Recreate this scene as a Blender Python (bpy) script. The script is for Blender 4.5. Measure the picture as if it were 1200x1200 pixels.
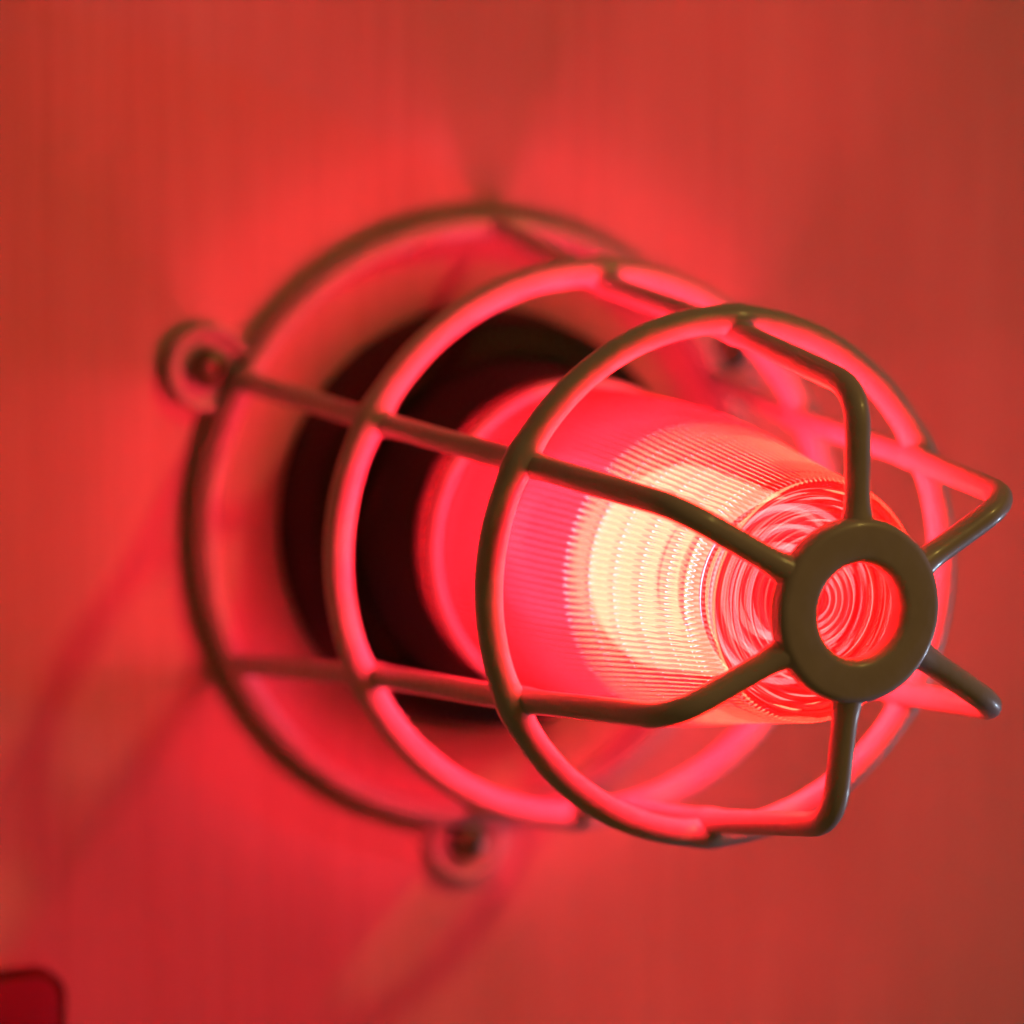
import bpy, bmesh, math, random
from mathutils import Matrix, Vector

for o in list(bpy.data.objects):
    bpy.data.objects.remove(o)
scene = bpy.context.scene
col = scene.collection
PI = math.pi
random.seed(4)

# ------------------------------------------------------------------ camera
# world: wall is the plane y = 0, the lamp points along -y, z is up
cam_d = bpy.data.cameras.new('camera')
cam = bpy.data.objects.new('camera', cam_d)
col.objects.link(cam)
cam.matrix_world = Matrix((
    (0.905001, 0.047149, -0.422789, -0.310162),
    (-0.425410, 0.100380, -0.899417, -0.690572),
    (0.000033, 0.993831, 0.110901, 0.084850),
    (0, 0, 0, 1)))
cam_d.sensor_width = 36
cam_d.sensor_height = 36
cam_d.lens = 105
cam_d.clip_start = 0.02
cam_d.clip_end = 50
cam_d.dof.use_dof = True
cam_d.dof.focus_distance = 0.605
cam_d.dof.aperture_fstop = 5.6
scene.camera = cam

# ------------------------------------------------------------------ room light
world = bpy.data.worlds.new('World')
scene.world = world
world.use_nodes = True
bg = world.node_tree.nodes['Background']
bg.inputs['Color'].default_value = (1.0, 0.76, 0.14, 1)
bg.inputs['Strength'].default_value = 0.036

def area_light(name, loc, target, size, watts, colour):
    d = bpy.data.lights.new(name, 'AREA')
    d.shape = 'DISK'
    d.size = size
    d.energy = watts
    d.color = colour
    o = bpy.data.objects.new(name, d)
    col.objects.link(o)
    o.location = loc
    o.rotation_euler = (Vector(target) - Vector(loc)).to_track_quat('-Z', 'Y').to_euler()
    return o

area_light('ceiling_lamp', (1.15, -1.6, 1.45), (0, 0, 0), 0.15, 5.6, (1.0, 0.70, 0.16))
area_light('window_light', (2.4, -0.20, -1.0), (0, -0.1, 0), 0.12, 9.0, (0.62, 0.78, 1.0))

scene.view_settings.view_transform = 'Standard'
scene.view_settings.look = 'None'
scene.view_settings.exposure = 0
scene.view_settings.gamma = 1
scene.cycles.max_bounces = 16
scene.cycles.transmission_bounces = 14
scene.cycles.transparent_max_bounces = 16
scene.cycles.sample_clamp_indirect = 12
scene.cycles.blur_glossy = 0.3

# ------------------------------------------------------------------ materials
def mat(name, base, rough=0.5, spec=0.5, coat=0.0, metallic=0.0):
    m = bpy.data.materials.new(name)
    m.use_nodes = True
    b = m.node_tree.nodes['Principled BSDF']
    b.inputs['Base Color'].default_value = (*base, 1)
    b.inputs['Roughness'].default_value = rough
    b.inputs['Specular IOR Level'].default_value = spec
    b.inputs['Coat Weight'].default_value = coat
    b.inputs['Coat Roughness'].default_value = 0.12
    b.inputs['Metallic'].default_value = metallic
    return m

def noise_bump(m, scale, strength, dist=0.0004, stretch=(1, 1, 1), detail=4):
    nt = m.node_tree
    tc = nt.nodes.new('ShaderNodeTexCoord')
    mp = nt.nodes.new('ShaderNodeMapping')
    mp.inputs['Scale'].default_value = stretch
    n = nt.nodes.new('ShaderNodeTexNoise')
    n.inputs['Scale'].default_value = scale
    n.inputs['Detail'].default_value = detail
    bu = nt.nodes.new('ShaderNodeBump')
    bu.inputs['Strength'].default_value = strength
    bu.inputs['Distance'].default_value = dist
    nt.links.new(tc.outputs['Object'], mp.inputs['Vector'])
    nt.links.new(mp.outputs['Vector'], n.inputs['Vector'])
    nt.links.new(n.outputs['Fac'], bu.inputs['Height'])
    nt.links.new(bu.outputs['Normal'], nt.nodes['Principled BSDF'].inputs['Normal'])
    return n

def ramp_colour(m, fac_socket, stops):
    nt = m.node_tree
    r = nt.nodes.new('ShaderNodeValToRGB')
    while len(r.color_ramp.elements) < len(stops):
        r.color_ramp.elements.new(0.5)
    for e, (p, c) in zip(r.color_ramp.elements, stops):
        e.position = p
        e.color = (*c, 1)
    nt.links.new(fac_socket, r.inputs['Fac'])
    nt.links.new(r.outputs['Color'], nt.nodes['Principled BSDF'].inputs['Base Color'])

# painted cast metal of the cage: olive-beige enamel, slightly lumpy
M_cage = mat('cage_enamel', (0.40, 0.33, 0.17), 0.38, 0.5, 0.35)
n = noise_bump(M_cage, 170, 0.4, 0.0004)
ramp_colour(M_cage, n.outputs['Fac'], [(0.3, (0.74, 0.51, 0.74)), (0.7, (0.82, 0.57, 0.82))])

M_screw = mat('screw_steel', (0.22, 0.21, 0.20), 0.42, 0.5, 0, 0.8)
noise_bump(M_screw, 400, 0.2)
M_black = mat('housing_black', (0.010, 0.008, 0.008), 0.55, 0.25)
noise_bump(M_black, 700, 0.3)
M_core = mat('led_carrier', (0.75, 0.10, 0.16), 0.25, 0.5)
noise_bump(M_core, 200, 0.2)
b = M_core.node_tree.nodes['Principled BSDF']      # the red bulb body glows between the bright bands
b.inputs['Emission Color'].default_value = (1.0, 0.018, 0.045, 1)
b.inputs['Emission Strength'].default_value = 9.0
M_cap = mat('bulb_cap_red', (0.85, 0.25, 0.30), 0.25, 0.5)
b = M_cap.node_tree.nodes['Principled BSDF']        # soft glow added to the bulb tip to brighten the lens front
b.inputs['Emission Color'].default_value = (1.0, 0.03, 0.065, 1)
b.inputs['Emission Strength'].default_value = 0.8
M_plate = mat('red_plastic', (0.26, 0.002, 0.060), 0.45, 0.4)
noise_bump(M_plate, 900, 0.15)
M_plate_rim = mat('plate_edge', (0.10, 0.012, 0.010), 0.6, 0.3)
noise_bump(M_plate_rim, 500, 0.2)

# glow of the lamp's light bands and of emitters added around them
def glow(name, colour, strength):
    m = bpy.data.materials.new(name)
    m.use_nodes = True
    t = m.node_tree
    t.nodes.remove(t.nodes['Principled BSDF'])
    e = t.nodes.new('ShaderNodeEmission')
    e.inputs['Color'].default_value = (*colour, 1)
    e.inputs['Strength'].default_value = strength
    t.links.new(e.outputs['Emission'], t.nodes['Material Output'].inputs['Surface'])
    return m
M_led = glow('led_glow', (1.0, 0.034, 0.020), 150.0)
M_fill = glow('hidden_fill_glow', (1.0, 0.072, 0.122), 430.0)  # added fill for cage and wall, on discs hidden from view
M_added_ring = glow('added_ring_glow', (1.0, 0.040, 0.045), 60.0)  # added glow for highlight lines in the lens front

# pressed red polycarbonate of the lens: refracts, lets light straight through and glows a little
M_lens = bpy.data.materials.new('lens_red')
M_lens.use_nodes = True
nt = M_lens.node_tree
nt.nodes.remove(nt.nodes['Principled BSDF'])
gl = nt.nodes.new('ShaderNodeBsdfGlass')
gl.inputs['Color'].default_value = (1.0, 0.50, 0.42, 1)
gl.inputs['Roughness'].default_value = 0.015
gl.inputs['IOR'].default_value = 1.49
tr = nt.nodes.new('ShaderNodeBsdfTransparent')
tr.inputs['Color'].default_value = (1.0, 0.80, 0.80, 1)
tl = nt.nodes.new('ShaderNodeBsdfTranslucent')
tl.inputs['Color'].default_value = (0.95, 0.30, 0.40, 1)
m1 = nt.nodes.new('ShaderNodeMixShader')
m1.inputs[0].default_value = 0.36
m2 = nt.nodes.new('ShaderNodeMixShader')
m2.inputs[0].default_value = 0.055
nt.links.new(gl.outputs[0], m1.inputs[1])
nt.links.new(tr.outputs[0], m1.inputs[2])
nt.links.new(m1.outputs[0], m2.inputs[1])
nt.links.new(tl.outputs[0], m2.inputs[2])
nt.links.new(m2.outputs[0], nt.nodes['Material Output'].inputs['Surface'])

# wall: pale varnished board with fine vertical grain
M_wall = mat('wall_board', (0.75, 0.50, 0.36), 0.55, 0.3)
nt = M_wall.node_tree
tc = nt.nodes.new('ShaderNodeTexCoord')
def stretched(scale, sx, sz, detail=5, rough=0.6):
    mp = nt.nodes.new('ShaderNodeMapping')
    mp.inputs['Scale'].default_value = (sx, 1, sz)
    nz = nt.nodes.new('ShaderNodeTexNoise')
    nz.inputs['Scale'].default_value = scale
    nz.inputs['Detail'].default_value = detail
    nz.inputs['Roughness'].default_value = rough
    nt.links.new(tc.outputs['Object'], mp.inputs['Vector'])
    nt.links.new(mp.outputs['Vector'], nz.inputs['Vector'])
    return nz
nA = stretched(1.0, 260, 9)
nB = stretched(1.0, 38, 5, 3)
nC = stretched(1.0, 900, 30, 2)
def mth(op, a, b):
    k = nt.nodes.new('ShaderNodeMath')
    k.operation = op
    for i, s in enumerate((a, b)):
        if isinstance(s, (int, float)):
            k.inputs[i].default_value = s
        else:
            nt.links.new(s, k.inputs[i])
    return k.outputs[0]
mixf = mth('ADD', mth('MULTIPLY', nA.outputs['Fac'], 0.5), mth('MULTIPLY', nB.outputs['Fac'], 0.5))
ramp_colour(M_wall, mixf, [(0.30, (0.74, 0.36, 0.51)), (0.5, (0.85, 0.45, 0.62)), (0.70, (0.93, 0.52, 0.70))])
bu = nt.nodes.new('ShaderNodeBump')
bu.inputs['Strength'].default_value = 0.25
bu.inputs['Distance'].default_value = 0.0005
nt.links.new(mth('ADD', nA.outputs['Fac'], nC.outputs['Fac']), bu.inputs['Height'])
nt.links.new(bu.outputs['Normal'], nt.nodes['Principled BSDF'].inputs['Normal'])

# ------------------------------------------------------------------ helpers
def P(r, a, z):
    """lamp coordinates (radius, angle, height off the wall) -> world"""
    return (r * math.cos(a), -z, r * math.sin(a))

def make(name, verts, faces, m, parent=None, smooth=True, sharp=None):
    me = bpy.data.meshes.new(name)
    me.from_pydata([tuple(v) for v in verts], [], faces)
    bm = bmesh.new()
    bm.from_mesh(me)
    bmesh.ops.recalc_face_normals(bm, faces=bm.faces)
    bm.to_mesh(me)
    bm.free()
    if smooth:
        me.polygons.foreach_set('use_smooth', [True] * len(me.polygons))
        if sharp:
            me.set_sharp_from_angle(angle=math.radians(sharp))
    me.materials.append(m)
    me.update()
    o = bpy.data.objects.new(name, me)
    col.objects.link(o)
    o.parent = parent
    return o

def lathe(name, prof, n, m, parent, closed=False, sharp=35, centre=(0, 0), rfun=None):
    """prof: (r, z) pairs turned about the axis through centre; r = 0 ends become poles"""
    vs, fs, rows = [], [], []
    for (r, z) in prof:
        if r < 1e-7:
            rows.append([len(vs)])
            vs.append((centre[0], -z, centre[1]))
        else:
            row = []
            for i in range(n):
                a = 2 * PI * i / n
                rr = rfun(r, a, z) if rfun else r
                row.append(len(vs))
                vs.append((centre[0] + rr * math.cos(a), -z, centre[1] + rr * math.sin(a)))
            rows.append(row)
    pairs = list(zip(rows, rows[1:]))
    if closed:
        pairs.append((rows[-1], rows[0]))
    for A, B in pairs:
        for i in range(n):
            j = (i + 1) % n
            if len(A) == 1 and len(B) == 1:
                continue
            if len(A) == 1:
                fs.append((A[0], B[i], B[j]))
            elif len(B) == 1:
                fs.append((A[i], A[j], B[0]))
            else:
                fs.append((A[i], A[j], B[j], B[i]))
    return make(name, vs, fs, m, parent, True, sharp)

def rounded(r0, r1, z0, z1, rad, seg=5):
    """rounded-rectangle section, closed"""
    out = []
    for (cx, cz, s) in ((r1 - rad, z1 - rad, 0), (r0 + rad, z1 - rad, 1), (r0 + rad, z0 + rad, 2), (r1 - rad, z0 + rad, 3)):
        for k in range(seg + 1):
            a = (s + k / seg) * PI / 2
            out.append((cx + rad * math.cos(a), cz + rad * math.sin(a)))
    return out

def tube(name, pts, radii, n, m, parent, closed=False):
    pts = [Vector(p) for p in pts]
    N = len(pts)
    vs, fs = [], []
    up = None
    for i in range(N):
        if closed:
            t = pts[(i + 1) % N] - pts[i - 1]
        else:
            t = pts[min(i + 1, N - 1)] - pts[max(i - 1, 0)]
        t.normalize()
        if up is None:
            up = t.orthogonal().normalized() if not closed else Vector((0, 1, 0))
        u = (up - t * up.dot(t)).normalized()
        up = u
        w = t.cross(u)
        for k in range(n):
            a = 2 * PI * k / n
            vs.append(pts[i] + (u * math.cos(a) + w * math.sin(a)) * radii[i])
    for i in range(N if closed else N - 1):
        j = (i + 1) % N
        for k in range(n):
            l = (k + 1) % n
            fs.append((i * n + k, i * n + l, j * n + l, j * n + k))
    if not closed:
        fs.append(tuple(range(n)))
        fs.append(tuple(range((N - 1) * n, N * n)))
    return make(name, vs, fs, m, parent)

# ------------------------------------------------------------------ the setting
W = 0.0095
wall_v = [(x, y, z) for y in (-W, 0.02) for (x, z) in ((-2.0, -1.6), (2.4, -1.6), (2.4, 1.8), (-2.0, 1.8))]
wall = make('wall', wall_v, [(0, 1, 2, 3), (4, 5, 6, 7), (0, 1, 5, 4), (1, 2, 6, 5), (2, 3, 7, 6), (3, 0, 4, 7)], M_wall, None, False)
wall['kind'] = 'structure'
wall['label'] = 'pale board wall with fine vertical grain, lit red by the lamp'

# ------------------------------------------------------------------ the lamp
lamp = bpy.data.objects.new('wall_lamp', None)
lamp.empty_display_size = 0.03
col.objects.link(lamp)
lamp['label'] = 'round caged wall lamp with glowing red ribbed lens and olive metal guard'
lamp['category'] = 'lamp'

D = math.radians
RIB_A = [D(a) for a in (87.4, 27.6, -32.2, -93.4, -154.2, -209.9)]
R0, Z0 = 0.0744, 0.0075
R1, Z1, T1 = 0.0635, 0.0744, 0.0033
R2, Z2, T2 = 0.0553, 0.1372, 0.0030
RB, ZB = 0.0436, 0.1872
RH, ZH = 0.0165, 0.1895
TR = 0.0026
INSET = 0.0026

def weld_ring(name, R, z, t):
    N = 288
    pts, rad = [], []
    for i in range(N):
        a = 2 * PI * i / N
        pts.append(P(R, a, z))
        b = 0
        for ra in RIB_A:
            d = (a - ra + PI) % (2 * PI) - PI
            b += math.exp(-(d * R / 0.0042) ** 2)
        wob = 1 + 0.012 * math.sin(5 * a + 1) + 0.008 * math.sin(11 * a)
        rad.append(t * wob * (1 + 0.17 * b))
    return tube(name, pts, rad, 20, M_cage, lamp, True)

weld_ring('front_ring', R2, Z2, T2)
weld_ring('middle_ring', R1, Z1, T1)

# base ring that sits on the wall, with a skirt
lathe('base_ring', rounded(0.0710, 0.0768, 0.0090, 0.0177, 0.0028, 6), 192, M_cage, lamp, True, 60, (0.0008, -0.0008))

def path_round(ctrl, rads, step=0.0012):
    """polyline with rounded corners -> dense points"""
    ctrl = [Vector(c) for c in ctrl]
    out = []
    def seg(a, b):
        k = max(2, int((b - a).length / step))
        for i in range(k):
            out.append(a.lerp(b, i / k))
    prev = ctrl[0]
    for i in range(1, len(ctrl) - 1):
        c, r = ctrl[i], rads[i]
        d0 = (ctrl[i - 1] - c).normalized()
        d1 = (ctrl[i + 1] - c).normalized()
        a, b = c + d0 * r, c + d1 * r
        seg(prev, a)
        k = 12
        for j in range(k):
            t = j / k
            out.append(a * (1 - t) ** 2 + c * 2 * t * (1 - t) + b * t * t)
        prev = b
    seg(prev, ctrl[-1])
    out.append(ctrl[-1])
    return out

for ra in RIB_A:
    rings = [Vector(P(R1 - INSET, ra, Z1)), Vector(P(R2 - INSET, ra, Z2))]
    ends = [Vector(P(0.0736, ra, 0.0140)), Vector(P(RH - 0.001, ra, ZH))]
    pts = path_round([ends[0], rings[0], rings[1], P(RB, ra, ZB), ends[1]], [0, 0.004, 0.006, 0.0085, 0])
    rad = []
    for p in pts:
        b = max(math.exp(-((p - q).length / 0.0042) ** 2) for q in rings)
        e = math.exp(-((p - ends[1]).length / 0.0042) ** 2) * 1.3 + 0.9 * math.exp(-((p - ends[0]).length / 0.005) ** 2)
        rad.append(TR * (1 + 0.16 * b + 0.28 * e))
    tube('rib', pts, rad, 16, M_cage, lamp)

# hub ring at the tip of the cage
lathe('hub_ring', rounded(0.0096, 0.0185, 0.1872, 0.1932, 0.0019, 7), 128, M_cage, lamp, True, 60)

# three mounting ears with screws
for ad in (151.0, 29.5, -93.0):
    a = D(ad)
    c = (0.0820 * math.cos(a), 0.0820 * math.sin(a))
    ear = lathe('mounting_ear', [(0, 0.0090), (0.0103, 0.0090), (0.0107, 0.0098), (0.0107, 0.0128), (0.0103, 0.0138), (0.0096, 0.0141),
                                 (0.0089, 0.0139), (0.0085, 0.0132), (0.0083, 0.0124), (0.0076, 0.0120), (0, 0.0120)],
                64, M_cage, lamp, False, 50, c)
    lathe('screw', [(0, 0.0115), (0.0044, 0.0115), (0.0048, 0.0124), (0.0048, 0.0146), (0.0042, 0.0158), (0.0030, 0.0164),
                    (0.0021, 0.0166), (0.0019, 0.0152), (0, 0.0150)], 32, M_screw, ear, False, 40, c)

# black housing behind the lens
lathe('housing', [(0, 0.0090), (0.0532, 0.0090), (0.0534, 0.010), (0.0510, 0.026), (0.0495, 0.0285), (0.0470, 0.0300),
                  (0.0420, 0.0310), (0.0410, 0.0325), (0.0390, 0.0570), (0.0382, 0.0585), (0.0355, 0.0588), (0, 0.0588)], 128, M_black, lamp, False, 40)

# ------------------------------------------------------------------ lens: one solid of pressed plastic
FL = 140
def amp(z):
    if z < 0.074 or z > 0.1752:
        return 0.0
    return 0.00036 * min(1, (z - 0.074) / 0.004)
def outer_r(z):
    pts = [(0.050, 0.0370), (0.070, 0.0370), (0.100, 0.0360), (0.120, 0.0345), (0.140, 0.0308), (0.155, 0.0281), (0.1747, 0.0248)]
    for (za, ra), (zb, rb) in zip(pts, pts[1:]):
        if za <= z <= zb:
            t = (z - za) / (zb - za)
            return ra + (rb - ra) * t
    return pts[-1][1]

def profile():
    out = [(0.0345, 0.0586), (0.0370, 0.0586), (0.0376, 0.0594), (0.0376, 0.0635), (0.0371, 0.0645), (0.0358, 0.0652),
           (0.0356, 0.0662), (0.0364, 0.0668), (0.0368, 0.0682), (0.0364, 0.0694), (0.0356, 0.0700)]
    z = 0.0715
    while z < 0.1747:
        # smoothed corner between the two tapers
        r = sum(outer_r(z + d) for d in (-0.006, -0.003, 0, 0.003, 0.006)) / 5 if 0.085 < z < 0.168 else outer_r(z)
        out.append((r, z))
        z += 0.0022
    out.append((0.0249, 0.1747))
    out += [(0.0246, 0.1755), (0.0240, 0.1757), (0.0232, 0.1753), (0.0230, 0.1745)]
    # concentric steps of the front
    r = 0.0228
    pitch = 0.0015
    while r > 0.0022:
        out += [(r, 0.1731), (r - 0.00015, 0.1751), (r - 0.0006, 0.1754), (r - 0.0013, 0.1736)]
        r -= pitch
    out += [(0.0020, 0.1738), (0.0016, 0.1748), (0.0008, 0.1750), (0, 0.1750)]
    # inside
    inn = [(0, 0.1716), (0.010, 0.1716), (0.0205, 0.1716), (0.0220, 0.1712), (0.0228, 0.1700)]
    z = 0.167
    while z > 0.062:
        r = sum(outer_r(z + d) for d in (-0.006, -0.003, 0, 0.003, 0.006)) / 5 - 0.0027
        inn.append((r, z))
        z -= 0.003
    inn += [(0.0343, 0.0605)]
    return out + inn
prof = profile()
n_out = next(i for i, q in enumerate(prof) if i > 20 and q[0] == 0)
n_body = prof.index((0.0249, 0.1747)) + 1
def lens_mesh():
    n = FL * 6
    vs, fs, rows = [], [], []
    for idx, (r, z) in enumerate(prof):
        if r < 1e-7:
            rows.append([len(vs)])
            vs.append((0, -z, 0))
            continue
        row = []
        am = amp(z) if idx < n_body else 0
        for i in range(n):
            a = 2 * PI * i / n
            rr = r + am * (abs(math.sin(FL * a / 2)) * 2 - 1.2)
            row.append(len(vs))
            vs.append(P(rr, a, z))
        rows.append(row)
    pairs = list(zip(rows, rows[1:])) + [(rows[-1], rows[0])]
    for A, B in pairs:
        for i in range(n):
            j = (i + 1) % n
            if len(A) == 1 and len(B) == 1:
                break
            if len(A) == 1:
                fs.append((A[0], B[i], B[j]))
            elif len(B) == 1:
                fs.append((A[i], A[j], B[0]))
            else:
                fs.append((A[i], A[j], B[j], B[i]))
    o = make('lens', vs, fs, M_lens, lamp, True, 50)
    o['label'] = 'glowing red lens with fine flutes along its side and concentric rings on its front'
    return o
lens = lens_mesh()

ring_pts = [P(0.0372, 2 * PI * i / 128, 0.0685) for i in range(128)]
tube('retaining_ring', ring_pts, [0.0016] * 128, 12, M_cage, lamp, True)

# light source inside the lens: a red carrier with five glowing bands, plus added fill discs and rings
core = lathe('bulb', [(0, 0.0580), (0.0200, 0.0580), (0.0200, 0.0660), (0.0140, 0.0675), (0.0130, 0.0720), (0.0150, 0.1000), (0.0170, 0.1100), (0.0170, 0.1620), (0, 0.1620)], 120, M_core, lamp, False, 40,
             (0, 0), lambda r, a, z: r * (1 + 0.14 * math.cos(12 * a)) if 0.068 < z < 0.105 else r)
for k in range(5):
    z = 0.1168 + k * 0.0092
    rb_ = 0.0226 - k * 0.0008
    lathe('light_band', [(0.0168, z), (rb_ - 0.0006, z + 0.0005), (rb_, z + 0.0014), (rb_ - 0.0008, z + 0.0026), (0.0168, z + 0.0036)], 64, M_led, core, False, 60)
    lathe('hidden_fill_disc', [(0.0172, z - 0.0001), (0.0172, z - 0.0005), (rb_ - 0.0010, z - 0.0001), (rb_ - 0.0010, z + 0.0003)], 64, M_fill, core, True, 40)  # added emitter facing the wall, unseen, brightens cage and wall
lathe('bulb_cap', [(0.0, 0.1612), (0.0192, 0.1618), (0.0196, 0.1625), (0.0190, 0.1636), (0.0165, 0.1652), (0.0118, 0.1664), (0.0112, 0.1648),
                   (0.0080, 0.1646), (0.0074, 0.1666), (0, 0.1668)], 64, M_cap, core, False, 40)
lathe('hidden_fill_disc', [(0.0172, 0.1613), (0.0172, 0.1609), (0.0190, 0.1612), (0.0190, 0.1617)], 64, M_fill, core, True, 40)  # same added fill, hidden under the cap
lathe('added_glow_ring', [(0.0176, 0.1652), (0.0188, 0.1642), (0.0184, 0.1634), (0.0172, 0.1640)], 64, M_added_ring, core, True, 40)  # glowing rings added on the cap to draw bright lines in the lens front
lathe('added_glow_ring', [(0.0088, 0.1650), (0.0104, 0.1650), (0.0104, 0.1644), (0.0088, 0.1644)], 48, M_added_ring, core, True, 40)

lathe('added_glow_ring', [(0.0138, 0.1668), (0.0146, 0.1666), (0.0146, 0.1655), (0.0138, 0.1655)], 48, M_added_ring, core, True, 40)

# ------------------------------------------------------------------ red plate near the lamp
def rounded_rect(x0, x1, z0, z1, r, seg=10):
    out = []
    for (cx, cz, s) in ((x1 - r, z1 - r, 0), (x0 + r, z1 - r, 1), (x0 + r, z0 + r, 2), (x1 - r, z0 + r, 3)):
        for k in range(seg + 1):
            a = (s + k / seg) * PI / 2
            out.append((cx + r * math.cos(a), cz + r * math.sin(a)))
    return out
def slab(name, loops, m, parent):
    vs, fs = [], []
    n = len(loops[0][0])
    for (lp, y) in loops:
        vs += [(x, -y, z) for (x, z) in lp]
    for k in range(len(loops) - 1):
        for i in range(n):
            j = (i + 1) % n
            fs.append((k * n + i, k * n + j, (k + 1) * n + j, (k + 1) * n + i))
    fs.append(tuple(range(n)))
    fs.append(tuple(range((len(loops) - 1) * n, len(loops) * n)))
    return make(name, vs, fs, m, parent, True, 40)
X0, X1, ZA, ZT = -0.187, -0.1095, -0.163, -0.1025
def rr(d):
    return rounded_rect(X0 + d, X1 - d, ZA + d, ZT - d, 0.0075 - d * 0.8)
plate = bpy.data.objects.new('wall_plate', None)
col.objects.link(plate)
plate['label'] = 'flat dark red plastic plate with rounded corners and a darker edge, on the wall'
plate['category'] = 'plate'
slab('rim', [(rr(0), W - 0.0005), (rr(0), W + 0.0030), (rr(0.0005), W + 0.0038), (rr(0.0016), W + 0.0040), (rr(0.0020), W + 0.0034)], M_plate_rim, plate)
slab('panel', [(rr(0.0019), W + 0.0020), (rr(0.0019), W + 0.0036), (rr(0.0024), W + 0.0039)], M_plate, plate)
